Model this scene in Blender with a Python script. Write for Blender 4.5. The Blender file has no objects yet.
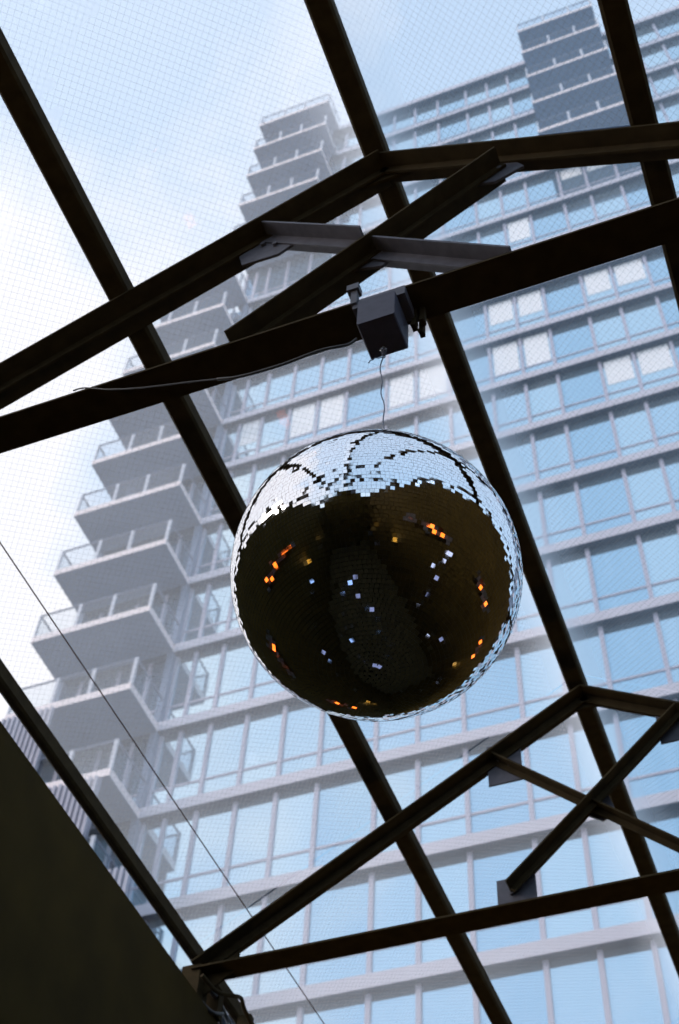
import bpy, math, random
from mathutils import Vector, Matrix

random.seed(7)
scene = bpy.context.scene
COL = scene.collection
H = 1.6                                   # eye height; all shape coordinates below are relative to the eye

# ------------------------------------------------------------------ camera
ROT = ((0.9332018615588185, 0.2643753201090735, 0.24339263690666738),
       (0.3566950247727461, -0.7636985271209907, -0.538082910874894),
       (0.043622756509943364, 0.5889569167523667, -0.8069862485346447))
cd = bpy.data.cameras.new('camera')
cam = bpy.data.objects.new('camera', cd)
COL.objects.link(cam)
cam.matrix_world = Matrix.Translation((0, 0, H)) @ Matrix(ROT).to_4x4()
cd.sensor_fit = 'VERTICAL'
cd.sensor_height = 36.0
cd.sensor_width = 36.0
cd.lens = 1353.07 / 1024 * 36.0
cd.clip_start = 0.05
cd.clip_end = 500
cd.dof.use_dof = True
cd.dof.focus_distance = 3.9
cd.dof.aperture_fstop = 5.0
scene.camera = cam

# ------------------------------------------------------------------ colour management
vs = scene.view_settings
vs.view_transform = 'Standard'
vs.look = 'None'
vs.gamma = 1.0
vs.exposure = 0.95
vs.use_curve_mapping = False

# ------------------------------------------------------------------ world: hazy blue sky with bright broken cloud
world = bpy.data.worlds.new('sky')
scene.world = world
world.use_nodes = True
wt = world.node_tree
wt.nodes.clear()


def N(tree, kind, **kw):
    n = tree.nodes.new(kind)
    for k, v in kw.items():
        if k.startswith('i_'):
            n.inputs[k[2:].replace('_', ' ')].default_value = v
        else:
            setattr(n, k, v)
    return n


def math_node(tree, op, a, b=None, clamp=False):
    n = tree.nodes.new('ShaderNodeMath')
    n.operation = op
    n.use_clamp = clamp
    for i, v in enumerate((a, b)):
        if v is None:
            continue
        if isinstance(v, (int, float)):
            n.inputs[i].default_value = v
        else:
            tree.links.new(v, n.inputs[i])
    return n.outputs[0]


def dot_node(tree, v, c):
    n = tree.nodes.new('ShaderNodeVectorMath')
    n.operation = 'DOT_PRODUCT'
    tree.links.new(v, n.inputs[0])
    n.inputs[1].default_value = c
    return n.outputs['Value']


def ramp(tree, fac, stops):
    n = tree.nodes.new('ShaderNodeValToRGB')
    el = n.color_ramp.elements
    while len(el) < len(stops):
        el.new(0.5)
    for e, (p, c) in zip(el, stops):
        e.position = p
        e.color = (*c, 1)
    tree.links.new(fac, n.inputs[0])
    return n.outputs[0]


tc = N(wt, 'ShaderNodeTexCoord')
dv = tc.outputs['Generated']
nz = N(wt, 'ShaderNodeTexNoise', i_Scale=4.2, i_Detail=6.0, i_Roughness=0.52, i_Distortion=0.25)
wt.links.new(dv, nz.inputs['Vector'])
nf = nz.outputs['Fac']
# brighter, cloudier air towards the low left of the tower; clearer blue overhead
side_l = dot_node(wt, dv, (-1.0, 0.30, -0.10))
back_l = math_node(wt, 'MULTIPLY', math_node(wt, 'MAXIMUM', dot_node(wt, dv, (0.0, -1.0, 0.0)), 0.0), 0.33)
cl = math_node(wt, 'ADD', math_node(wt, 'ADD', side_l, back_l), math_node(wt, 'MULTIPLY', math_node(wt, 'SUBTRACT', nf, 0.5), 0.95))
mask = ramp(wt, cl, [(0.22, (0, 0, 0)), (0.41, (1, 1, 1))])
elev = N(wt, 'ShaderNodeSeparateXYZ')
wt.links.new(dv, elev.inputs[0])
blue = ramp(wt, elev.outputs['Z'], [(0.0, (0.44, 0.52, 0.60)), (0.45, (0.29, 0.42, 0.57)), (1.0, (0.34, 0.42, 0.53))])
mixc = N(wt, 'ShaderNodeMix', data_type='RGBA')
wt.links.new(mask, mixc.inputs[0])
wt.links.new(blue, mixc.inputs[6])
mixc.inputs[7].default_value = (0.60, 0.575, 0.58, 1)
bg = N(wt, 'ShaderNodeBackground', i_Strength=1.0)
wt.links.new(mixc.outputs[2], bg.inputs[0])
wo = N(wt, 'ShaderNodeOutputWorld')
wt.links.new(bg.outputs[0], wo.inputs[0])


# pale sun behind thin cloud, low on the left, a little behind the camera
sd = bpy.data.lights.new('sun', 'SUN')
sd.energy = 1.0
sd.angle = math.radians(26)
sd.color = (1.0, 0.86, 0.78)
sun = bpy.data.objects.new('sun', sd)
COL.objects.link(sun)
sun.rotation_euler = Vector((0.82, 0.50, -0.42)).to_track_quat('-Z', 'Y').to_euler()


# ------------------------------------------------------------------ materials
def mat(name, color, rough=0.6, metal=0.0, emit=None, strength=0.0, bump=0.0, vary=0.0, scale=8.0, spec=None):
    m = bpy.data.materials.new(name)
    m.use_nodes = True
    t = m.node_tree
    b = t.nodes['Principled BSDF']
    b.inputs['Base Color'].default_value = (*color, 1)
    b.inputs['Roughness'].default_value = rough
    b.inputs['Metallic'].default_value = metal
    if spec is not None:
        b.inputs['Specular IOR Level'].default_value = spec
    if emit:
        b.inputs['Emission Color'].default_value = (*emit, 1)
        b.inputs['Emission Strength'].default_value = strength
    if vary or bump:
        c = N(t, 'ShaderNodeTexCoord')
        n = N(t, 'ShaderNodeTexNoise', i_Scale=scale, i_Detail=5.0)
        t.links.new(c.outputs['Object'], n.inputs['Vector'])
        if vary:
            lo = tuple(max(0, v * (1 - vary)) for v in color)
            hi = tuple(min(1, v * (1 + vary)) for v in color)
            t.links.new(ramp(t, n.outputs['Fac'], [(0.3, lo), (0.7, hi)]), b.inputs['Base Color'])
        if bump:
            bp = N(t, 'ShaderNodeBump', i_Strength=bump, i_Distance=0.01)
            t.links.new(n.outputs['Fac'], bp.inputs['Height'])
            t.links.new(bp.outputs[0], b.inputs['Normal'])
    return m


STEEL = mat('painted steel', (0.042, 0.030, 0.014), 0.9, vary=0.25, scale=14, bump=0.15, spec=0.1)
STEEL2 = mat('blue-grey steel', (0.085, 0.085, 0.105), 0.55, vary=0.2, scale=20, spec=0.3)
BOX = mat('dark grey housing', (0.055, 0.055, 0.080), 0.6, vary=0.12, scale=30, spec=0.3)
WIRE = mat('twisted wire', (0.10, 0.11, 0.15), 0.4, metal=0.6)
RUBBER = mat('black cable', (0.03, 0.028, 0.03), 0.5)
REDWIRE = mat('rusty cable', (0.07, 0.02, 0.012), 0.6)
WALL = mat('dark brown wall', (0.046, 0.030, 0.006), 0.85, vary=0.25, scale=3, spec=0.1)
FLOOR = mat('dark timber floor', (0.034, 0.025, 0.007), 0.8, vary=0.3, scale=5, spec=0.2)
MIRROR = mat('mirror tile', (0.93, 0.93, 0.95), 0.03, metal=1.0)
CORE = mat('ball core', (0.03, 0.03, 0.035), 0.7)
CHROME = mat('chrome', (0.75, 0.75, 0.78), 0.2, metal=1.0)
HEAT = mat('glowing heater element', (0.8, 0.2, 0.05), 0.5, emit=(1.0, 0.17, 0.015), strength=1.6)
LED = mat('cool lamp globe', (0.6, 0.7, 0.9), 0.4, emit=(0.25, 0.42, 0.85), strength=0.7)
LED2 = mat('pale lamp globe', (0.7, 0.7, 0.8), 0.4, emit=(0.45, 0.52, 0.75), strength=0.75)
LED3 = mat('dim lamp globe', (0.4, 0.4, 0.6), 0.4, emit=(0.15, 0.18, 0.32), strength=0.6)
HEATBODY = mat('heater housing', (0.05, 0.05, 0.05), 0.5)
TABLETOP = mat('dark tabletop', (0.03, 0.028, 0.03), 0.4, spec=0.3)
ASPHALT = mat('street', (0.08, 0.085, 0.10), 0.9, vary=0.2, scale=0.5)
SLAB = mat('balcony concrete edge', (0.90, 0.77, 0.75), 0.8, vary=0.06, scale=1.5)  # pinkish light on the front edge put into the colour
SOFFIT = mat('shade-toned soffit', (0.125, 0.185, 0.28), 0.85, vary=0.06, scale=0.8)  # shade of the underside put into the colour, darker than the edge
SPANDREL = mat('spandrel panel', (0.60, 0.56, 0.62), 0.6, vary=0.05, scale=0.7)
UNDER = mat('shade-toned underside', (0.012, 0.035, 0.075), 0.8)  # dark shade line below the bands put into this colour
FRAME = mat('window frame', (0.50, 0.47, 0.55), 0.5)
CLAD = mat('tower cladding', (0.17, 0.22, 0.31), 0.7, vary=0.08, scale=0.6)
RAIL = mat('railing metal', (0.55, 0.55, 0.60), 0.45)
RAILDARK = mat('dark railing metal', (0.17, 0.20, 0.27), 0.5)
BLIND = mat('white roller blind', (0.92, 0.90, 0.90), 0.8)
LOUVRE = mat('louvre fin', (0.42, 0.40, 0.46), 0.7)
LOUVRE_BACK = mat('louvre backing', (0.30, 0.30, 0.37), 0.8)
GLASS_A = mat('facade glass pale', (0.66, 0.80, 0.86), 0.04, metal=0.85, bump=0.02, scale=0.6)
GLASS_B = mat('facade glass blue', (0.50, 0.68, 0.79), 0.04, metal=0.85, bump=0.02, scale=0.6)
GLASS_C = mat('facade glass mid', (0.60, 0.75, 0.83), 0.04, metal=0.85, bump=0.02, scale=0.6)
GLASS_DARK = mat('shaded balcony glazing', (0.22, 0.32, 0.42), 0.06, metal=0.7)  # darker copy of the facade glass, balcony shade put into its colour


def rail_glass():
    m = bpy.data.materials.new('railing glass')
    m.use_nodes = True
    t = m.node_tree
    t.nodes.clear()
    tr = N(t, 'ShaderNodeBsdfTransparent', i_Color=(0.90, 0.92, 0.94, 1))
    gl = N(t, 'ShaderNodeBsdfGlossy', i_Color=(0.9, 0.95, 1, 1), i_Roughness=0.05)
    mx = N(t, 'ShaderNodeMixShader')
    mx.inputs[0].default_value = 0.03
    o = N(t, 'ShaderNodeOutputMaterial')
    t.links.new(tr.outputs[0], mx.inputs[1])
    t.links.new(gl.outputs[0], mx.inputs[2])
    t.links.new(mx.outputs[0], o.inputs[0])
    return m


RAILGLASS = rail_glass()
RIDGE_X = -0.905


def roof_glass(name, wired):
    """Thin old glass: clear, a weak reflection, a film of dirt in drifts, glare haze painted in (ridge, left, near end)
    and, on the inner face, the diagonal wire mesh that is cast into it.
    Object space of a pane: x along the slope measured from the ridge, y along the building."""
    m = bpy.data.materials.new(name)
    m.use_nodes = True
    t = m.node_tree
    t.nodes.clear()
    tr = N(t, 'ShaderNodeBsdfTransparent', i_Color=(0.97, 0.985, 1.0, 1))
    gl = N(t, 'ShaderNodeBsdfGlossy', i_Color=(1, 1, 1, 1), i_Roughness=0.02)
    lw = N(t, 'ShaderNodeLayerWeight', i_Blend=0.5)
    frs = math_node(t, 'ADD', math_node(t, 'MULTIPLY', math_node(t, 'POWER', lw.outputs['Facing'], 5.0), 0.6), 0.025)
    mg = N(t, 'ShaderNodeMixShader')
    t.links.new(frs, mg.inputs[0])
    t.links.new(tr.outputs[0], mg.inputs[1])
    t.links.new(gl.outputs[0], mg.inputs[2])
    out = N(t, 'ShaderNodeOutputMaterial')
    if not wired:
        t.links.new(mg.outputs[0], out.inputs[0])
        return m
    c = N(t, 'ShaderNodeTexCoord')
    s = N(t, 'ShaderNodeSeparateXYZ')
    t.links.new(c.outputs['Object'], s.inputs[0])
    X, Y = s.outputs['X'], s.outputs['Y']
    # dirt film, with veiling glare painted in as extra haze
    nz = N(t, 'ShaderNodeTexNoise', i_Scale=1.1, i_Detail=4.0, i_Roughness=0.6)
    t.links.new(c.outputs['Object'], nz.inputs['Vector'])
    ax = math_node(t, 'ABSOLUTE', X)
    ridge = math_node(t, 'SUBTRACT', 1.0, math_node(t, 'MULTIPLY', ax, 1 / 0.36), clamp=True)  # veiling glare beside the ridge, painted as a denser film
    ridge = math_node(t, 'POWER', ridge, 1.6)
    side = math_node(t, 'MULTIPLY', math_node(t, 'SUBTRACT', 0.0, X), 0.035)      # sky glow painted as haze down the left slope
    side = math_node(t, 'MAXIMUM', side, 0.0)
    near = math_node(t, 'MAXIMUM', math_node(t, 'MULTIPLY', math_node(t, 'SUBTRACT', 3.2, Y), 0.055), 0.0)  # sky glow again, painted as haze towards the near end
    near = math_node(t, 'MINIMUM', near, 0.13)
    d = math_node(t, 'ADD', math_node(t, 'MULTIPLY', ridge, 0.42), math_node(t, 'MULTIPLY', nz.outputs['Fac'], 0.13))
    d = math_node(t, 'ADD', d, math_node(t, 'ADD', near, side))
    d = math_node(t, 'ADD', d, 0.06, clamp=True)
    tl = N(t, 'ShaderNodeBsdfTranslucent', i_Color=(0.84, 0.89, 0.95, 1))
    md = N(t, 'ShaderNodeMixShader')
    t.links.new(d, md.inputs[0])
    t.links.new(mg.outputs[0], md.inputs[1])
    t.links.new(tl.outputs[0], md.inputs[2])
    # wire mesh at 45 degrees
    P, Wd = 0.0265, 0.0015
    lines = []
    for sgn in (1, -1):
        q = math_node(t, 'ADD', X, math_node(t, 'MULTIPLY', Y, float(sgn)))
        q = math_node(t, 'MULTIPLY', q, 0.70711 / P)
        q = math_node(t, 'FRACT', math_node(t, 'ADD', q, 1000.0))
        lines.append(math_node(t, 'LESS_THAN', q, Wd / P))
    w = math_node(t, 'MAXIMUM', lines[0], lines[1])
    wd = N(t, 'ShaderNodeBsdfDiffuse', i_Color=(0.30, 0.33, 0.38, 1))
    mw = N(t, 'ShaderNodeMixShader')
    t.links.new(math_node(t, 'MULTIPLY', w, 0.36), mw.inputs[0])
    t.links.new(md.outputs[0], mw.inputs[1])
    t.links.new(wd.outputs[0], mw.inputs[2])
    t.links.new(mw.outputs[0], out.inputs[0])
    return m


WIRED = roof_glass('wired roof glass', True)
CLEAR = roof_glass('clear glass face', False)


# ------------------------------------------------------------------ mesh helpers (coordinates relative to the eye)
class MB:
    def __init__(self):
        self.v, self.f, self.m, self.s = [], [], [], []

    def face(self, idx, mi=0, smooth=False):
        self.f.append(idx)
        self.m.append(mi)
        self.s.append(smooth)

    def poly(self, pts, mi=0):
        b = len(self.v)
        self.v += [tuple(p) for p in pts]
        self.face(list(range(b, b + len(pts))), mi)

    def box(self, x0, x1, y0, y1, z0, z1, mi=0, bottom=None, front=None):
        b = len(self.v)
        for z in (z0, z1):
            self.v += [(x0, y0, z), (x1, y0, z), (x1, y1, z), (x0, y1, z)]
        for i, q in enumerate(((0, 3, 2, 1), (4, 5, 6, 7), (0, 1, 5, 4), (1, 2, 6, 5), (2, 3, 7, 6), (3, 0, 4, 7))):
            k = mi
            if i == 0 and bottom is not None:
                k = bottom
            if i == 2 and front is not None:
                k = front
            self.face([b + j for j in q], k)
        return self

    def extrude(self, prof, p0, p1, side, up, mi=0):
        """closed profile [(a, b)] swept from p0 to p1; a along side, b along up"""
        p0, p1, side, up = Vector(p0), Vector(p1), Vector(side), Vector(up)
        b = len(self.v)
        n = len(prof)
        for p in (p0, p1):
            for a, c in prof:
                self.v.append(tuple(p + side * a + up * c))
        for i in range(n):
            j = (i + 1) % n
            self.face([b + i, b + j, b + n + j, b + n + i], mi)
        self.face([b + i for i in range(n)][::-1], mi)
        self.face([b + n + i for i in range(n)], mi)
        return self

    def tube(self, pts, r, n=8, mi=0):
        pts = [Vector(p) for p in pts]
        b = len(self.v)
        ref = Vector((0.31, 0.9, 0.27)).normalized()
        for i, p in enumerate(pts):
            t = (pts[min(i + 1, len(pts) - 1)] - pts[max(i - 1, 0)]).normalized()
            a = t.cross(ref)
            if a.length < 0.05:
                a = t.cross(Vector((1, 0, 0)))
            a.normalize()
            c = t.cross(a)
            for k in range(n):
                th = 2 * math.pi * k / n
                self.v.append(tuple(p + a * (r * math.cos(th)) + c * (r * math.sin(th))))
        for i in range(len(pts) - 1):
            for k in range(n):
                k2 = (k + 1) % n
                self.face([b + i * n + k, b + i * n + k2, b + (i + 1) * n + k2, b + (i + 1) * n + k], mi, True)
        self.face([b + k for k in range(n)][::-1], mi)
        self.face([b + (len(pts) - 1) * n + k for k in range(n)], mi)
        return self

    def build(self, name, mats, parent=None, origin=None):
        """link as one mesh object; origin in eye-relative coordinates"""
        if parent is not None:
            off = Vector(parent['_o'])
            o_here = off
        else:
            o_here = Vector(origin) if origin is not None else Vector((0, 0, 0))
        me = bpy.data.meshes.new(name)
        me.from_pydata([tuple(Vector(p) - o_here) for p in self.v], [], self.f)
        for mm in (mats if isinstance(mats, (list, tuple)) else [mats]):
            me.materials.append(mm)
        me.polygons.foreach_set('material_index', self.m)
        me.polygons.foreach_set('use_smooth', self.s)
        me.update()
        o = bpy.data.objects.new(name, me)
        COL.objects.link(o)
        if parent is not None:
            o.parent = parent
        else:
            o.location = o_here + Vector((0, 0, H))
        o['_o'] = tuple(o_here)
        return o


def tag(o, label, cat, group=None, kind=None):
    o['label'] = label
    o['category'] = cat
    if group:
        o['group'] = group
    if kind:
        o['kind'] = kind
    return o


def struct(o):
    o['kind'] = 'structure'
    return o


def thing(name, loc, label, cat, group=None):
    o = bpy.data.objects.new(name, None)
    o.empty_display_size = 0.1
    COL.objects.link(o)
    o.location = Vector(loc) + Vector((0, 0, H))
    o['_o'] = tuple(loc)
    return tag(o, label, cat, group)


def tee(p0, p1, w, t, stem, tw, up=False):
    """tee section lying in the X-Z plane, flange horizontal across Y, stem below (or above)"""
    p0, p1 = Vector(p0), Vector(p1)
    u = (p1 - p0).normalized()
    n = Vector((0, 1, 0)).cross(u)
    if n.z < 0:
        n = -n
    s = -1 if not up else 1
    prof = [(-w / 2, 0), (-w / 2, -s * t), (w / 2, -s * t), (w / 2, 0), (tw / 2, 0), (tw / 2, s * stem), (-tw / 2, s * stem), (-tw / 2, 0)]
    if up:
        prof = [(a, b) for a, b in prof]
    return MB().extrude(prof, p0, p1, (0, 1, 0), n)


def bolt(mb, x, y, z, r=0.012, l=0.014):
    """hexagonal bolt head facing the eye (-Y)"""
    prof = [(r * math.cos(math.pi / 3 * k), r * math.sin(math.pi / 3 * k)) for k in range(6)]
    mb.extrude(prof, (x, y, z), (x, y - l, z), (1, 0, 0), (0, 0, 1))


def plate(mb, pts, y, t=0.012):
    """vertical steel plate: outline pts [(x, z)] at depth y, with real thickness"""
    c = (sum(p[0] for p in pts) / len(pts), sum(p[1] for p in pts) / len(pts))
    mb.extrude([(p[0] - c[0], p[1] - c[1]) for p in pts], (c[0], y - t / 2, c[1]), (c[0], y + t / 2, c[1]), (1, 0, 0), (0, 0, 1))


# ================================================================== THE ROOM
Y_BACK, Y_FRONT = -6.6, 11.2
XL, XR = -3.12, 1.35                       # inner wall faces
ZF = -H

mb = MB().box(XL - 0.3, XR + 0.3, Y_BACK - 0.2, Y_FRONT + 0.2, ZF - 0.2, ZF)
struct(mb.build('floor', FLOOR))
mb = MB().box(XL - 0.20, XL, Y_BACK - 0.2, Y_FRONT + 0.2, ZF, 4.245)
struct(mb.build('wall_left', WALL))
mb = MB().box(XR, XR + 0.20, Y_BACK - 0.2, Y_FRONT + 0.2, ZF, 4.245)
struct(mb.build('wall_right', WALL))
for nm, ya, yb in (('wall_back', Y_BACK - 0.2, Y_BACK), ('wall_front', Y_FRONT, Y_FRONT + 0.2)):
    top = 5.96
    pts = [(XL, ZF), (XR, ZF), (XR, 4.3), (RIDGE_X, top), (XL, 4.3)] if nm == 'wall_back' else [(XL, ZF), (XR, ZF), (XR, 4.85), (XL, 4.85)]
    mb = MB()
    plate(mb, pts, (ya + yb) / 2, 0.2)
    struct(mb.build(nm, WALL))
struct(MB().box(-140, 140, -90, 190, ZF - 0.32, ZF - 0.22).build('ground_street', ASPHALT))

# ------------------------------------------------------------------ roof glazing (one pane per bay between purlins)
SL = 0.606
TH = math.atan(SL)
PURL = {'eave': (-3.255, -3.197, 4.54, 4.64), 'mid': (-2.123, -2.020, 5.23, 5.33), 'ridge': (-0.963, -0.855, 5.88, 6.0),
        'right': (0.175, 0.280, 5.23, 5.33), 'eave_r': (1.405, 1.463, 4.54, 4.64)}
ZP0 = 6.0395                               # glass height above the ridge line
bays = [Y_BACK, -4.73, -1.28, 2.171, 5.62, 9.07, Y_FRONT]
wn = 0
for side in (-1, 1):
    for (xa, xb) in ((0.012, 1.165), (1.175, 2.37)):
        for a, b in zip(bays[:-1], bays[1:]):
            wn += 1
            me = bpy.data.meshes.new('window_%d' % wn)
            la, lb = xa / math.cos(TH) * side, xb / math.cos(TH) * side
            lo, hi = min(la, lb), max(la, lb)
            ya, yb, t = a + 0.006, b - 0.006, 0.006
            v = [(lo, ya, 0), (hi, ya, 0), (hi, yb, 0), (lo, yb, 0), (lo, ya, t), (hi, ya, t), (hi, yb, t), (lo, yb, t)]
            me.from_pydata(v, [], [(0, 3, 2, 1), (4, 5, 6, 7), (0, 1, 5, 4), (1, 2, 6, 5), (2, 3, 7, 6), (3, 0, 4, 7)])
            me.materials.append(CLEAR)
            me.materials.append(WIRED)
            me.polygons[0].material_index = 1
            o = bpy.data.objects.new('window_%d' % wn, me)
            COL.objects.link(o)
            o.location = (RIDGE_X, 0, ZP0 + H)
            o.rotation_euler = (0, TH * side, 0)
            struct(o)
# low strip of glass between wall top and eave beam, both sides
for x in (-3.226, 1.434):
    for a, b in zip(bays[:-1], bays[1:]):
        wn += 1
        struct(MB().box(x - 0.003, x + 0.003, a + 0.01, b - 0.01, 4.247, 4.54).build('window_%d' % wn, CLEAR))

# ------------------------------------------------------------------ purlins and ridge beam
PL = {'eave': ('eave_beam', 'dark steel eave beam running diagonally above the dark left wall', 'beam'),
      'mid': ('purlin', 'long dark steel purlin passing behind the left side of the mirror ball', 'beam'),
      'ridge': ('ridge_beam', 'dark steel ridge beam where the roof slopes meet, passing right of the mirror ball', 'beam'),
      'right': ('purlin', 'dark steel purlin on the right roof slope, at the top right corner', 'beam'),
      'eave_r': ('eave_beam', 'dark steel eave beam on top of the right wall, outside the picture', 'beam')}
for k, (x0, x1, z0, z1) in PURL.items():
    nm, lb, ct = PL[k]
    mb = MB()
    c, h = 0.012, 0.012
    # rolled hollow section with chamfered corners
    w, d = x1 - x0, z1 - z0
    prof = [(-w / 2 + c, -d / 2), (w / 2 - c, -d / 2), (w / 2, -d / 2 + c), (w / 2, d / 2 - c), (w / 2 - c, d / 2), (-w / 2 + c, d / 2), (-w / 2, d / 2 - c), (-w / 2, -d / 2 + c)]
    xm, zm = (x0 + x1) / 2, (z0 + z1) / 2
    mb.extrude(prof, (xm, Y_BACK, zm), (xm, Y_FRONT, zm), (1, 0, 0), (0, 0, 1))
    o = thing(nm, (xm, Y_BACK, z0), lb, ct, 'roof beams running the length of the glasshouse')
    mb.build('beam_body', STEEL, o)
    # glazing bar on top that carries the panes
    g = MB()
    tz = z1
    if k == 'ridge':
        g.extrude([(-0.16, 0.0), (0, 0.085), (0.16, 0.0), (0.16, 0.006), (0, 0.094), (-0.16, 0.006)], (xm, Y_BACK, tz - 0.03), (xm, Y_FRONT, tz - 0.03), (1, 0, 0), (0, 0, 1))
        g = MB()
        g.box(xm - 0.012, xm + 0.012, Y_BACK, Y_FRONT, z1, z1 + 0.028)
    else:
        g.box(xm - 0.01, xm + 0.01, Y_BACK, Y_FRONT, z1 - 0.002, z1 + 0.004)
    g.build('glazing_bar', STEEL, o)


# ------------------------------------------------------------------ trusses
def truss(y, label, sl_l, sl_r, ridge_z, tie_z, w_l, w_r, w_tie, A, B, plates, stemB=0.05, detail=True, grp='steel roof trusses'):
    DY = 0.004 if detail == 'blue' else 0.035
    root = thing('roof_truss', (RIDGE_X, y, tie_z), label, 'truss', grp)
    xr = -0.885
    zl, zr = ridge_z - sl_l * (xr + 3.19), ridge_z - sl_r * (1.41 - xr)
    tee((-3.19, y, zl), (xr + 0.004, y, ridge_z), w_l, 0.012, 0.05, 0.012).build('top_chord', STEEL, root)
    tee((xr, y, ridge_z), (1.41, y, zr), w_r, 0.012, 0.05, 0.012).build('top_chord', STEEL, root)
    tee((-3.19, y, tie_z), (1.41, y, tie_z), w_tie, 0.012, 0.05, 0.012, up=True).build('tie_beam', STEEL, root)
    for (p, q, w) in A:
        tee((p[0], y - DY, p[1]), (q[0], y - DY, q[1]), w, 0.010, 0.035, 0.010).build('diagonal_brace', STEEL, root)
    for (p, q, w) in B:
        tee((p[0], y + 0.0, p[1]), (q[0], y + 0.0, q[1]), w, 0.010, stemB, 0.010).build('diagonal_brace', STEEL2 if detail == 'blue' else STEEL, root)  # near truss only: bluish sky light put into the brace colour
    for pts, bolts, dy in plates:
        mb = MB()
        plate(mb, pts, y + dy, 0.012)
        for bx, bz in bolts:
            bolt(mb, bx, y + dy - 0.006, bz)
        mb.build('gusset_plate', STEEL2, root)
    # ridge and eave plates
    mb = MB()
    plate(mb, [(xr - 0.12, ridge_z - 0.095), (xr + 0.12, ridge_z - 0.095), (xr + 0.10, ridge_z - 0.02), (xr, ridge_z + 0.03), (xr - 0.10, ridge_z - 0.02)], y + 0.02, 0.014)
    mb.build('gusset_plate', STEEL, root)
    for s, xe, ze in ((1, -3.19, zl), (-1, 1.41, zr)):
        mb = MB()
        plate(mb, [(xe - 0.02 * s, 4.245), (xe + 0.24 * s, tie_z + 0.0), (xe + 0.24 * s, ze + 0.09), (xe - 0.02 * s, ze + 0.02)], y + 0.012, 0.014)
        mb.build('gusset_plate', STEEL, root)
    # stub post that carries the truss end on the wall
        mb = MB().box(xe - 0.06, xe + 0.05, y - 0.06, y + 0.06, 4.245, ze)
        mb.build('bearing_post', STEEL, root)
    return root


T1A = [((-1.475, 4.53), (-0.362, 5.435), 0.160)]
T1B = [((-1.43, 5.53), (-0.96, 5.125), 0.140), ((-0.90, 4.985), (-0.365, 4.50), 0.140)]
P1 = [([(-0.55, 5.52), (-0.33, 5.50), (-0.27, 5.36), (-0.40, 5.30), (-0.52, 5.36)], [(-0.45, 5.42), (-0.37, 5.40)], 0.01),
      ([(-1.56, 5.44), (-1.36, 5.50), (-1.24, 5.40), (-1.36, 5.30), (-1.53, 5.31)], [(-1.44, 5.44), (-1.38, 5.40)], 0.008),
      ([(-1.02, 5.12), (-0.88, 5.14), (-0.80, 4.98), (-0.88, 4.86), (-1.02, 4.92)], [(-0.93, 5.02)], 0.012),
      ([(-0.44, 4.45), (-0.29, 4.45), (-0.29, 4.60), (-0.38, 4.62)], [(-0.36, 4.53)], 0.012)]
truss(2.171, 'dark steel roof truss just above the mirror ball, carrying the square hoist box',
      0.56, 0.625, 5.845, 4.45, 0.18, 0.15, 0.150, T1A, T1B, P1, 0.055, detail='blue')
T2A = [((-1.40, 4.55), (-0.37, 5.52), 0.135)]
T2B = [((-1.47, 5.53), (-0.34, 4.47), 0.120)]
P2 = [([(-1.49, 5.62), (-1.29, 5.62), (-1.29, 5.32), (-1.49, 5.32)], [(-1.42, 5.49), (-1.36, 5.44)], 0.01),
      ([(-1.48, 4.44), (-1.27, 4.44), (-1.27, 4.65), (-1.48, 4.65)], [(-1.40, 4.55)], 0.01),
      ([(-0.95, 5.08), (-0.83, 5.08), (-0.80, 4.96), (-0.88, 4.92), (-0.95, 4.97)], [(-0.90, 5.05)], 0.03),
      ([(-0.50, 5.60), (-0.28, 5.60), (-0.28, 5.35), (-0.50, 5.35)], [(-0.42, 5.46)], 0.01),
      ([(-0.46, 4.44), (-0.26, 4.44), (-0.26, 4.64), (-0.46, 4.64)], [(-0.38, 4.53)], 0.01)]
truss(5.62, 'dark steel roof truss farther from the ball, crossing the bottom right of the picture',
      SL, SL, 5.855, 4.435, 0.165, 0.165, 0.150, T2A, T2B, P2, 0.035)
truss(-1.28, 'dark steel roof truss overhead behind the camera, seen only reflected in the ball', SL, SL, 5.855, 4.44, 0.165, 0.165, 0.15, T2A, T2B, P2)
truss(-4.73, 'dark steel roof truss nearest the back gable wall, seen only reflected in the ball', SL, SL, 5.855, 4.44, 0.165, 0.165, 0.15, T2A, T2B, P2)
truss(9.07, 'dark steel roof truss nearest the front end wall, below the picture', SL, SL, 5.855, 4.44, 0.165, 0.165, 0.15, T2A, T2B, P2)


# ================================================================== MIRROR BALL
BC = Vector((-0.858, 2.171, 2.908))
BR = 0.4
ball = thing('disco_ball', tuple(BC - Vector((0, 0, BR))), 'large mirror ball of small square mirror tiles hanging by a thin wire from the roof', 'disco ball')
core = MB()
nu, nv = 96, 48
for j in range(nv + 1):
    ph = math.pi * j / nv
    for i in range(nu):
        th = 2 * math.pi * i / nu
        core.v.append((BC.x + (BR - 0.0035) * math.sin(ph) * math.cos(th), BC.y + (BR - 0.0035) * math.sin(ph) * math.sin(th), BC.z + (BR - 0.0035) * math.cos(ph)))
for j in range(nv):
    for i in range(nu):
        i2 = (i + 1) % nu
        core.face([j * nu + i, (j + 1) * nu + i, (j + 1) * nu + i2, j * nu + i2], 0, True)
core.build('ball_core', CORE, ball)
tiles = MB()
PITCH = 0.0118
rows = int(round(math.pi * BR / PITCH))
rnd = random.Random(11)
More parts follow.
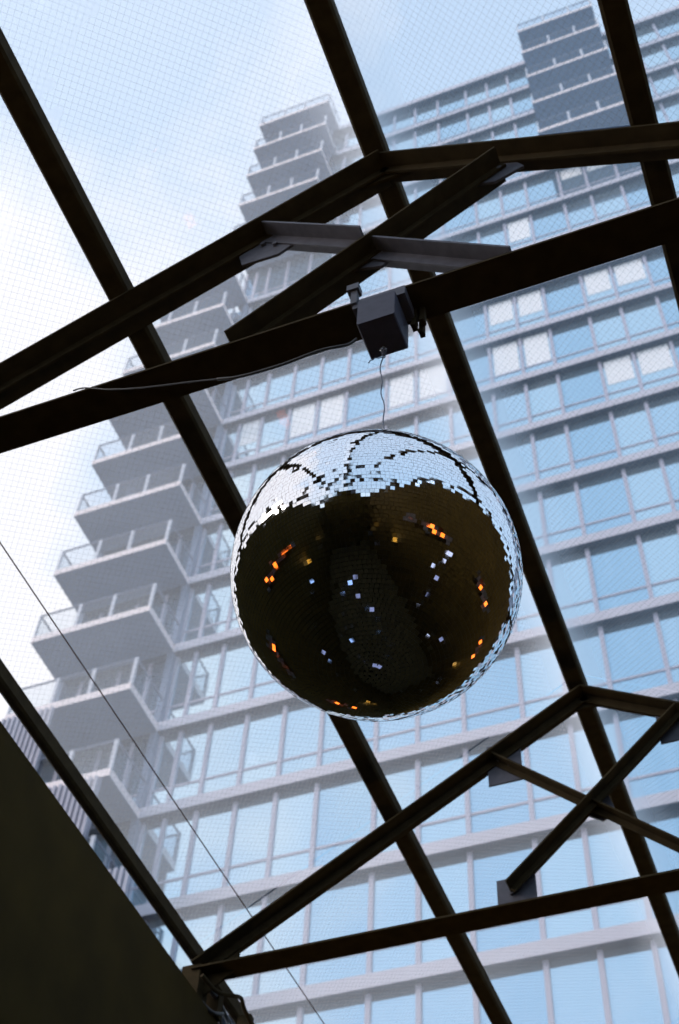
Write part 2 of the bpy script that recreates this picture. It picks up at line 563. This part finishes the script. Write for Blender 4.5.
for j in range(rows):
    ph = math.pi * (j + 0.5) / rows
    circ = 2 * math.pi * BR * math.sin(ph)
    n = max(3, int(circ / PITCH))
    off = rnd.random()
    rj = rnd.gauss(0, 0.0035)
    for i in range(n):
        th = 2 * math.pi * (i + off) / n
        nrm = Vector((math.sin(ph) * math.cos(th), math.sin(ph) * math.sin(th), math.cos(ph)))
        e = Vector((-math.sin(th), math.cos(th), 0))
        s = nrm.cross(e)
        big = rnd.random() < 0.14
        k = 0.03 if big else 0.0055
        n2 = (nrm + e * rnd.gauss(0, k) + s * (rnd.gauss(0, k) + rj)).normalized()
        e2 = (e - n2 * e.dot(n2)).normalized()
        s2 = n2.cross(e2)
        a = math.radians(rnd.gauss(0, 0.5))
        e3 = e2 * math.cos(a) + s2 * math.sin(a)
        s3 = n2.cross(e3)
        c = BC + nrm * (BR + rnd.uniform(-0.0003, 0.0003))
        hw = min(circ / n, PITCH) / 2 - 0.00028
        hh = PITCH / 2 - 0.00028
        b = len(tiles.v)
        for dep in (0, 0.003):
            for sx, sy in ((-1, -1), (1, -1), (1, 1), (-1, 1)):
                tiles.v.append(tuple(c + e3 * (hw * sx) + s3 * (hh * sy) - n2 * dep))
        tiles.face([b, b + 1, b + 2, b + 3], 0)
        for q in ((0, 4, 5, 1), (1, 5, 6, 2), (2, 6, 7, 3), (3, 7, 4, 0)):
            tiles.face([b + t for t in q], 1)
tiles.build('mirror_tiles', [MIRROR, CORE], ball)
cap = MB()
capn = 24
for (r_, z_) in ((0.0, 0.414), (0.018, 0.414), (0.022, 0.409), (0.045, 0.404), (0.045, 0.396)):
    for i in range(capn):
        th = 2 * math.pi * i / capn
        cap.v.append((BC.x + r_ * math.cos(th), BC.y + r_ * math.sin(th), BC.z + z_))
for j in range(4):
    for i in range(capn):
        i2 = (i + 1) % capn
        cap.face([j * capn + i, (j + 1) * capn + i, (j + 1) * capn + i2, j * capn + i2], 0, True)
cap.tube([(BC.x, BC.y, BC.z + 0.40), (BC.x, BC.y, BC.z + 0.43)], 0.004)
cap.build('hanging_cap', CHROME, ball)

# ------------------------------------------------------------------ hoist box on the tie beam
BX0, BX1, BY0, BY1, BZ0, BZ1 = -0.922, -0.782, 2.064, 2.212, 4.20, 4.372
hoist = thing('hoist_box', ((BX0 + BX1) / 2, 2.14, BZ0), 'square dark grey metal hoist box clamped under the tie beam above the ball', 'hoist')
mb = MB()
c = 0.004
prof = [(BX0 + c, BZ0), (BX1 - c, BZ0), (BX1, BZ0 + c), (BX1, BZ1 - c), (BX1 - c, BZ1), (BX0 + c, BZ1), (BX0, BZ1 - c), (BX0, BZ0 + c)]
mb.extrude(prof, (0, BY0, 0), (0, BY1, 0), (1, 0, 0), (0, 0, 1))
mb.build('housing', BOX, hoist)
mb = MB()
x = BX0 - 0.035
mb.box(x, x + 0.022, 2.085, 2.26, 4.405, 4.435)
mb.box(BX0 - 0.036, BX0 - 0.012, 2.075, 2.10, 4.40, 4.53)
mb.box(BX0 - 0.05, BX0 - 0.004, 2.065, 2.105, 4.495, 4.535)
mb.box(BX0 - 0.03, BX1 + 0.03, 2.085, 2.2, 4.372, 4.432)
mb.build('beam_clamp', STEEL2, hoist)
mb = MB()
for k, (x, z, y) in enumerate(((BX1 + 0.028, 4.305, 2.20), (BX1 + 0.046, 4.300, 2.23), (BX1 + 0.060, 4.325, 2.20))):
    mb.box(x - 0.009, x + 0.009, y - 0.01, y + 0.012, z, 4.44)
    bolt(mb, x, y - 0.01, z + 0.008, 0.012, 0.01)
mb.build('clamp_bolt', STEEL, hoist)
mb = MB()
hk = []
for k in range(15):
    a = -0.6 + k / 14 * 4.6
    hk.append((BC.x - 0.004 + 0.011 * math.cos(a), BC.y + 0.002, 4.178 + 0.013 * math.sin(a)))
hk = [(BC.x - 0.004, BC.y + 0.002, 4.203)] + [(BC.x - 0.006, BC.y + 0.002, 4.193)] + hk[::-1]
mb.tube(hk, 0.0022, 6)
mb.build('hook', CHROME, hoist)

# ------------------------------------------------------------------ the twisted hanging wire
hw = thing('hanging_wire', (BC.x, BC.y, BC.z + 0.42), 'thin crinkled wire holding up the mirror ball, with a twisted knot at its top', 'wire')
mb = MB()
pts = []
zt, zb = 4.17, BC.z + 0.425
for k in range(61):
    u = k / 60
    z = zt + (zb - zt) * u
    amp = 0.008 * math.sin(math.pi * min(1, u * 1.2)) + 0.003
    pts.append((BC.x + amp * math.sin(6.1 * u + 4.0) + 0.0035 * math.sin(31 * u), BC.y + 0.002 * math.cos(23 * u), z))
pts[-1] = (BC.x, BC.y, zb)
mb.tube(pts, 0.0022, 6)
mb.build('wire_strand', WIRE, hw)
mb = MB()
tw = []
for k in range(49):
    u = k / 48
    a = u * 2 * math.pi * 3.5
    rr = 0.009 * (1 - 0.5 * u)
    tw.append((BC.x + rr * math.cos(a), BC.y + rr * math.sin(a), 4.168 - 0.055 * u))
mb.tube(tw, 0.0022, 6)
mb.tube([(BC.x - 0.003, BC.y, 4.115), (BC.x - 0.016, BC.y - 0.01, 4.098), (BC.x - 0.028, BC.y - 0.012, 4.106), (BC.x - 0.034, BC.y - 0.012, 4.094), (BC.x - 0.044, BC.y - 0.012, 4.098), (BC.x - 0.05, BC.y - 0.012, 4.082)], 0.002, 6)
mb.build('wire_knot', WIRE, hw)

# ------------------------------------------------------------------ cables
mb = MB()
ctrl = [(-0.945, 2.11, 4.215), (-0.977, 2.10, 4.175), (-1.071, 2.10, 4.166), (-1.221, 2.10, 4.150), (-1.376, 2.10, 4.160), (-1.47, 2.10, 4.195), (-1.586, 2.1, 4.24), (-1.803, 2.1, 4.319), (-1.95, 2.1, 4.39), (-2.067, 2.1, 4.466), (-2.12, 2.1, 4.475)]


def smooth(c, n=8):
    c = [Vector(p) for p in c]
    out = []
    for i in range(len(c) - 1):
        p0, p1, p2, p3 = c[max(i - 1, 0)], c[i], c[i + 1], c[min(i + 2, len(c) - 1)]
        for k in range(n):
            t = k / n
            out.append(0.5 * ((2 * p1) + (p2 - p0) * t + (2 * p0 - 5 * p1 + 4 * p2 - p3) * t * t + (-p0 + 3 * p1 - 3 * p2 + p3) * t ** 3))
    out.append(c[-1])
    return out


ctrl = [(x * 0.993, 2.085 if i_ > 1 else y, z * 0.993) for i_, (x, y, z) in enumerate(ctrl)]
mb.tube(smooth(ctrl[:6]), 0.0055, 8)
mb.tube(smooth(ctrl[5:]), 0.003, 8)
tag(mb.build('power_cable', RUBBER, None, (-0.93, 2.12, 4.24)), 'slack black power cable sagging along the tie beam left of the hoist box', 'cable')
mb = MB()
pp = []
for k in range(41):
    u = k / 40
    y = Y_BACK + (Y_FRONT - Y_BACK) * u
    pp.append((-2.933 + 0.051 * (y - 2.82) / 3.88, y, 4.76 - 0.012 * math.sin(math.pi * u)))
mb.tube(pp, 0.0034, 6)
tag(mb.build('stay_cable', REDWIRE, None, (-3.05, Y_BACK, 4.76)), 'thin taut reddish cable crossing the lower left diagonally just under the roof glass', 'cable')
# conduit and cable loops at the eave joint of the far truss
cb = thing('cable_bundle', (-3.15, 5.62, 4.24), 'tangled conduit and cable loops at the joint of eave beam and far truss', 'cable')
mb = MB()
mb.tube(smooth([(-3.09, 5.50, 4.33), (-3.05, 5.62, 4.30), (-3.00, 5.72, 4.33), (-3.02, 5.85, 4.40), (-3.06, 6.0, 4.42), (-3.10, 6.4, 4.42)]), 0.012, 8)
mb.build('conduit', STEEL, cb)
mb = MB()
mb.tube(smooth([(-3.16, 5.62, 4.28), (-3.11, 5.70, 4.24), (-3.10, 5.80, 4.29), (-3.15, 5.88, 4.34), (-3.18, 5.98, 4.30), (-3.13, 6.04, 4.26), (-3.11, 6.12, 4.30), (-3.17, 6.2, 4.38)]), 0.011, 8)
mb.tube(smooth([(-3.18, 5.66, 4.42), (-3.12, 5.74, 4.36), (-3.14, 5.92, 4.36), (-3.19, 6.06, 4.42)]), 0.014, 8)
mb.build('cable_loop', RUBBER, cb)
mb = MB()
mb.box(-3.20, -3.10, 5.74, 5.80, 4.245, 4.40)
mb.build('clip_bracket', STEEL, cb)
MB().box(-3.20, -3.12, 6.18, 6.23, 4.245, 4.54).build('clip_bracket', STEEL, cb)

# ------------------------------------------------------------------ glowing heaters under the eaves (they sparkle orange in the ball)
hl = {(-1, 0): 'left wall, rear one', (-1, 1): 'left wall, middle one', (-1, 2): 'left wall, front one',
      (1, 0): 'right wall, rear one', (1, 1): 'right wall, middle one', (1, 2): 'right wall, front one'}
for s in (-1, 1):
    for k, (y0, y1) in enumerate(((-0.45, 1.45), (2.65, 3.75), (5.1, 6.6))):
        xw = XL if s < 0 else XR
        h = thing('infrared_heater', (xw, (y0 + y1) / 2, 2.42), 'orange infrared heater reflected in the ball, on the ' + hl[(s, k)], 'heater', 'infrared heaters along the side walls')
        d = -s
        mb = MB()
        xa, xb = sorted((xw, xw + d * 0.09))
        mb.box(xa, xb, y0 - 0.05, y1 + 0.05, 2.62, 2.65)
        mb.box(xa, xb, y0 - 0.05, y1 + 0.05, 2.42, 2.45)
        xa, xb = sorted((xw, xw + d * 0.02))
        mb.box(xa, xb, y0 - 0.05, y1 + 0.05, 2.45, 2.62)
        mb.build('housing', HEATBODY, h)
        n = max(2, int((y1 - y0) / 0.47))
        for i in range(n):
            yc = y0 + (y1 - y0) * (i + 0.5) / n
            mb = MB()
            mb.tube([(xw + d * 0.05, yc - 0.06, 2.535), (xw + d * 0.05, yc + 0.06, 2.535)], 0.045, 12)
            mb.build('heating_element', HEAT, h)

# ------------------------------------------------------------------ added festoon bulbs, unseen, placed to make small blue glints in the ball
def globe(x, y, z, r, nu=14, nv=9):
    mb = MB()
    for j in range(nv + 1):
        ph = math.pi * j / nv
        for i in range(nu):
            th = 2 * math.pi * i / nu
            mb.v.append((x + r * math.sin(ph) * math.cos(th), y + r * math.sin(ph) * math.sin(th), z + r * math.cos(ph)))
    for j in range(nv):
        for i in range(nu):
            i2 = (i + 1) % nu
            mb.face([j * nu + i, (j + 1) * nu + i, (j + 1) * nu + i2, j * nu + i2], 0, True)
    return mb


BULBS = [(-1.16, -2.4, 0.45), (0.79, -1.86, 0.45), (0.59, -0.64, 0.45), (-2.95, -0.1, 0.66), (-1.32, -0.05, 0.45), (-0.77, 0.01, 0.45), (0.7, 0.38, 0.45),
         (-2.95, 0.45, 0.54), (-1.28, 0.47, 0.45), (-1.46, 0.68, 0.45), (-0.96, 1.0, 0.45), (-1.58, 1.34, 0.45), (1.2, 1.39, 1.57), (-0.8, 1.43, 0.45),
         (-0.68, 1.55, 0.45), (0.88, 1.51, 0.45), (1.2, 1.63, 2.23), (1.2, 1.72, 1.36), (1.2, 1.90, 0.71), (-0.69, 1.81, 0.45), (-2.98, 1.83, 0.45),
         (0.75, 2.06, 0.45), (-2.91, 2.26, 0.45), (-0.77, 2.27, 0.45), (-0.68, 2.42, 0.45), (-1.59, 2.45, 0.45), (-0.55, 2.79, 0.45), (-2.93, 2.83, 0.45),
         (1.2, 2.92, 1.05), (-0.82, 3.16, 0.45), (-1.59, 3.23, 0.45), (-2.76, 3.24, 0.45), (0.62, 3.31, 0.45), (-1.41, 3.36, 0.45), (-1.25, 3.57, 0.45),
         (1.01, 3.99, 0.45), (-1.38, 4.23, 0.45), (1.2, 4.29, 0.59), (-1.46, 4.61, 0.45), (-1.15, 4.74, 0.45), (0.73, 5.03, 0.45), (1.11, 5.17, 0.45),
         (-0.69, 5.31, 0.45), (1.1, 6.1, 0.45), (-1.34, 7.77, 0.45), (0.75, 9.47, 0.45)]
br = random.Random(3)
for lo, hi, x0, wh in ((-4, -2, -2.95, 'nearest the left wall'), (-2, -1.0, -1.4, 'running left of the ball'),
                       (-1.0, 0, -0.75, 'passing directly below the ball'), (0, 2, 1.0, 'along the right wall')):
    bl = sorted([p for p in BULBS if lo <= p[0] < hi], key=lambda p: p[1])
    st = thing('added_festoon', (x0, Y_BACK, 0.45), 'added festoon string of cool bulbs for glints in the ball, ' + wh, 'string lights', 'added festoon strings below the roof')
    pts = [(x0, Y_BACK, 0.6)]
    for i, p in enumerate(bl):
        top = (p[0], p[1], p[2] + 0.085)
        q = pts[-1]
        pts.append(((q[0] + top[0]) / 2, (q[1] + top[1]) / 2, (q[2] + top[2]) / 2 - 0.01))
        pts.append(top)
        k = (LED if p[0] < 0 else LED2) if br.random() < 0.62 else LED3
        bb = globe(p[0], p[1], p[2], 0.06).build('bulb', k, st)
        MB().tube([(p[0], p[1], p[2] + 0.045), (p[0], p[1], p[2] + 0.09)], 0.016, 10).build('socket', RUBBER, bb)
    pts.append((x0, Y_FRONT, 0.6))
    MB().tube(pts, 0.004, 6).build('cable', RUBBER, st)

# ------------------------------------------------------------------ added warm uplighters, unseen, to brighten the beam undersides
for s_ in (-1, 1):
    for y, wh in ((-3.6, 'rearmost'), (-0.9, 'a little behind the camera'), (7.4, 'farthest ahead')):
        xw = XL if s_ < 0 else XR
        up = thing('added_uplighter', (xw, y, 0.9), 'added unseen uplighter brightening the roof beams, %s on the %s wall' % (wh, 'left' if s_ < 0 else 'right'), 'lamp', 'added uplighters on the side walls')
        xa, xb = sorted((xw, xw - s_ * 0.14))
        mb = MB()
        mb.box(xa, xb, y - 0.08, y + 0.08, 0.90, 0.92)
        for (a0, a1, b0, b1) in ((xa, xb, y - 0.08, y - 0.07), (xa, xb, y + 0.07, y + 0.08), (xb - 0.01, xb, y - 0.08, y + 0.08), (xa, xa + 0.01, y - 0.08, y + 0.08)):
            mb.box(a0, a1, b0, b1, 0.90, 1.04)
        mb.build('housing', HEATBODY, up)
        ld = bpy.data.lights.new('added_uplight', 'SPOT')
        ld.energy = 24.0
        ld.color = (1.0, 0.72, 0.30)
        ld.spot_size = math.radians(120)
        ld.spot_blend = 0.8
        ld.shadow_soft_size = 0.03
        lo_ = bpy.data.objects.new('added_uplight', ld)
        COL.objects.link(lo_)
        lo_.parent = up
        lo_.location = (-s_ * 0.07, 0, 0.10)
        lo_.rotation_euler = (math.pi, 0, 0)

# ================================================================== THE TOWER
S = 22.0                                  # distance of the balcony fronts
YB, YF = S, 1.08 * S                      # balcony front plane, slab-edge plane
YG = YF + 0.27                            # glass plane
LV = [0.05, 0.20, 0.35, 0.50, 0.65, 0.797, 0.945, 1.095, 1.242, 1.395, 1.545, 1.693, 1.838, 1.985, 2.135, 2.285, 2.44, 2.60, 2.765, 2.93, 3.095, 3.25]
ZL = [v * S for v in LV]
SPLIT = 17                                # index of the level where the tower narrows
XLo, XUp, XRt = -0.909 * S, -0.747 * S, 0.62 * YF
tower = thing('apartment_tower', (-3, YG, ZF - 0.22), 'tall apartment tower with glass front and stacked balconies, seen through the roof glass', 'building')

# concrete body behind the glass
mb = MB()
mb.box(XLo, XRt, YG + 0.05, YG + 16, ZF - 0.22, ZL[SPLIT - 1])
mb.box(XUp, XRt, YG + 0.05, YG + 16, ZL[SPLIT - 1], ZL[-1] + 0.2)
mb.build('tower_body', CLAD, tower)
# roof parapet
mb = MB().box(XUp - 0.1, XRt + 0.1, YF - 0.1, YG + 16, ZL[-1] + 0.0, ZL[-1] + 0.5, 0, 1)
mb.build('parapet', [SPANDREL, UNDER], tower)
# slab-edge bands
for i, z in enumerate(ZL[:-1]):
    xl = XLo if i < SPLIT - 1 else XUp
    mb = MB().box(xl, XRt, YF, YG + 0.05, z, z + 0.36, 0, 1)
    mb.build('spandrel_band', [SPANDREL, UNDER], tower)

# windows
MU = [-0.909, -0.86, -0.80, -0.745, -0.70, -0.6625, -0.636, -0.597, -0.55, -0.502, -0.454, -0.388, -0.34, -0.2875, -0.223, -0.175, -0.128, -0.067, -0.0195, 0.034,
      0.099, 0.147, 0.197, 0.26, 0.31, 0.36, 0.425, 0.475]
BLINDS = {}


def add_blind(v, z, h0):
    BLINDS.setdefault((v, z), h0)


blind_spots = [(-0.204, 1.912, .62), (-0.157, 1.912, .62), (-0.044, 1.906, .62), (0.008, 1.908, .62), (-0.204, 1.767, .8), (-0.155, 1.768, .8),
               (-0.367, 1.777, .85), (-0.318, 1.774, .85), (-0.043, 1.640, .6), (0.007, 1.645, .6), (-0.531, 1.772, .8), (-0.484, 1.776, .8), (-0.62, 1.790, .6),
               (-0.047, 2.321, .35), (0.002, 2.312, .35), (-0.159, 2.156, .7)]
VIEW = Matrix(ROT).transposed()


def to_px(p):
    d = VIEW @ Vector(p)
    return 339.5 + 1353.07 * d.x / -d.z, 512 - 1353.07 * d.y / -d.z


wins = []
for i in range(len(ZL) - 1):
    z0, z1 = ZL[i] + 0.36, ZL[i + 1]
    for k in range(len(MU) - 1):
        x0, x1 = MU[k] * YG, MU[k + 1] * YG
        if i >= SPLIT - 1 and x1 < XUp + 0.3:
            continue
        x0 = max(x0, (XLo if i < SPLIT - 1 else XUp))
        if x1 - x0 < 0.2:
            continue
        px, py = to_px(((x0 + x1) / 2, YG, (z0 + z1) / 2))
        inside = -15 < px < 694 and -15 < py < 1039
        wins.append((0 if inside else 1, z0, i, k, x0, x1, z0, z1))
wins.sort()
rest = MB()


def window_mesh(mb, x0, x1, z0, z1):
    fr, d = 0.06, 0.07
    tz = z0 + (z1 - z0) * 0.27
    mb.box(x0 - fr, x0 + fr, YG - d, YG + 0.04, z0, z1, 1)
    mb.box(x0 + fr, x1 - fr, YG - d * 0.5, YG + 0.04, tz - 0.035, tz + 0.035, 1)
    mb.box(x0 + fr, x1 - fr, YG - 0.01, YG + 0.03, z0, tz - 0.035, 0)
    mb.box(x0 + fr, x1 - fr, YG - 0.01, YG + 0.03, tz + 0.035, z1, 0)


wr = random.Random(5)
for n, (far, _, i, k, x0, x1, z0, z1) in enumerate(wins):
    wide = (MU[k + 1] - MU[k]) > 0.058
    g = GLASS_B if wide else (GLASS_A if wr.random() < 0.5 else GLASS_C)
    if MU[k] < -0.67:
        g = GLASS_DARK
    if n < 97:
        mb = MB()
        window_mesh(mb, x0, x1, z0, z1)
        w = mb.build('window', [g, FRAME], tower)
    else:
        w = None
        b = len(rest.m)
        window_mesh(rest, x0, x1, z0, z1)
        gi = {GLASS_A: 0, GLASS_B: 2, GLASS_C: 3, GLASS_DARK: 4}[g]
        for q in range(b, len(rest.m)):
            if rest.m[q] == 0:
                rest.m[q] = gi
    fz0, fz1 = z0 / YG, z1 / YG
    for (bv, bz, hf) in blind_spots:
        if x0 / YG < bv < x1 / YG and fz0 < bz < fz1:
            top = z1 - 0.03
            bot = z1 - (z1 - z0) * hf * 0.9
            mb = MB().box(x0 + 0.12, x1 - 0.12, YG - 0.022, YG - 0.012, bot, top)
            mb.build('roller_blind', BLIND, w if w is not None else tower)
rest.build('window', [GLASS_A, FRAME, GLASS_B, GLASS_C, GLASS_DARK], tower)['kind'] = 'stuff'
def balcony(x0, x1, z, post_fr, left_open=True, dark=False):
    y0, y1 = YB, YF
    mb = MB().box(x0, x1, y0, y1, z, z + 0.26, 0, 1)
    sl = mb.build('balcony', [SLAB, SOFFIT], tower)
    zt = z + 0.26 + 1.05
    mb = MB()
    mb.box(x0, x1, y0 + 0.02, y0 + 0.07, zt - 0.04, zt)
    for x in (x0 + 0.03, x1 - 0.03):
        mb.box(x - 0.025, x + 0.025, y0 + 0.02, y1, zt - 0.04, zt)
    mb.build('handrail', RAILDARK, sl)
    mb = MB()
    mb.box(x0 + 0.06, x1 - 0.06, y0 + 0.04, y0 + 0.05, z + 0.30, zt - 0.05)
    for x in (x0 + 0.03, x1 - 0.03):
        mb.box(x - 0.005, x + 0.005, y0 + 0.08, y1, z + 0.30, zt - 0.05)
    mb.build('railing_glass', RAILGLASS, sl)
    for f in post_fr:
        xp = x0 + 0.04 + (x1 - x0 - 0.08) * f
        big = 0.055 if 0 < f else 0.03
        MB().box(xp - big, xp + big, y0 + 0.01, y0 + 0.08, z + 0.2, zt).build('railing_post', RAIL, sl)
    for x in (x0 + 0.04, x1 - 0.04):
        MB().box(x - 0.03, x + 0.03, (y0 + y1) / 2, (y0 + y1) / 2 + 0.06, z + 0.2, zt).build('railing_post', RAILDARK, sl)
    return sl


for i, z in enumerate(ZL):
    if i < 2:
        continue
    if i < SPLIT - 0 and i <= 16:
        balcony(XLo, -0.725 * S, z, (0.0, 0.36, 0.66, 1.0))
    if i >= 17:
        balcony(XUp, -0.563 * S, z, (0.0, 0.36, 0.66, 1.0))
    if i >= 17:
        balcony(-0.086 * S, 0.093 * S, z, (0.0, 0.36, 0.70, 1.0))
# dividing wall under the balconies, at the tower's left corner
mb = MB()
mb.box(XLo, XLo + 0.25, YF, YG + 0.06, ZF, ZL[SPLIT - 1])
mb.box(-0.735 * S, -0.725 * S, YF, YG + 0.06, ZF, ZL[SPLIT - 1])
mb.build('corner_pier', CLAD, tower)
# vertical louvre screens on the lowest storeys
for lo, xe in ((2, -0.66), (3, -0.66), (4, -0.66), (5, -0.665), (6, -0.735), (7, -0.835)):
    mb = MB()
    x = XLo
    while x < xe * S:
        mb.box(x, x + 0.09, YB - 0.10, YB + 0.02, ZL[lo] + 0.27, ZL[lo + 1] - 0.01, 0)
        x += 0.175
    mb.box(XLo, xe * S, YB + 0.02, YB + 0.05, ZL[lo] + 0.27, ZL[lo + 1] - 0.01, 1)
    mb.build('louvre_screen', [LOUVRE, LOUVRE_BACK], tower)

for o in bpy.data.objects:
    if '_o' in o:
        del o['_o']
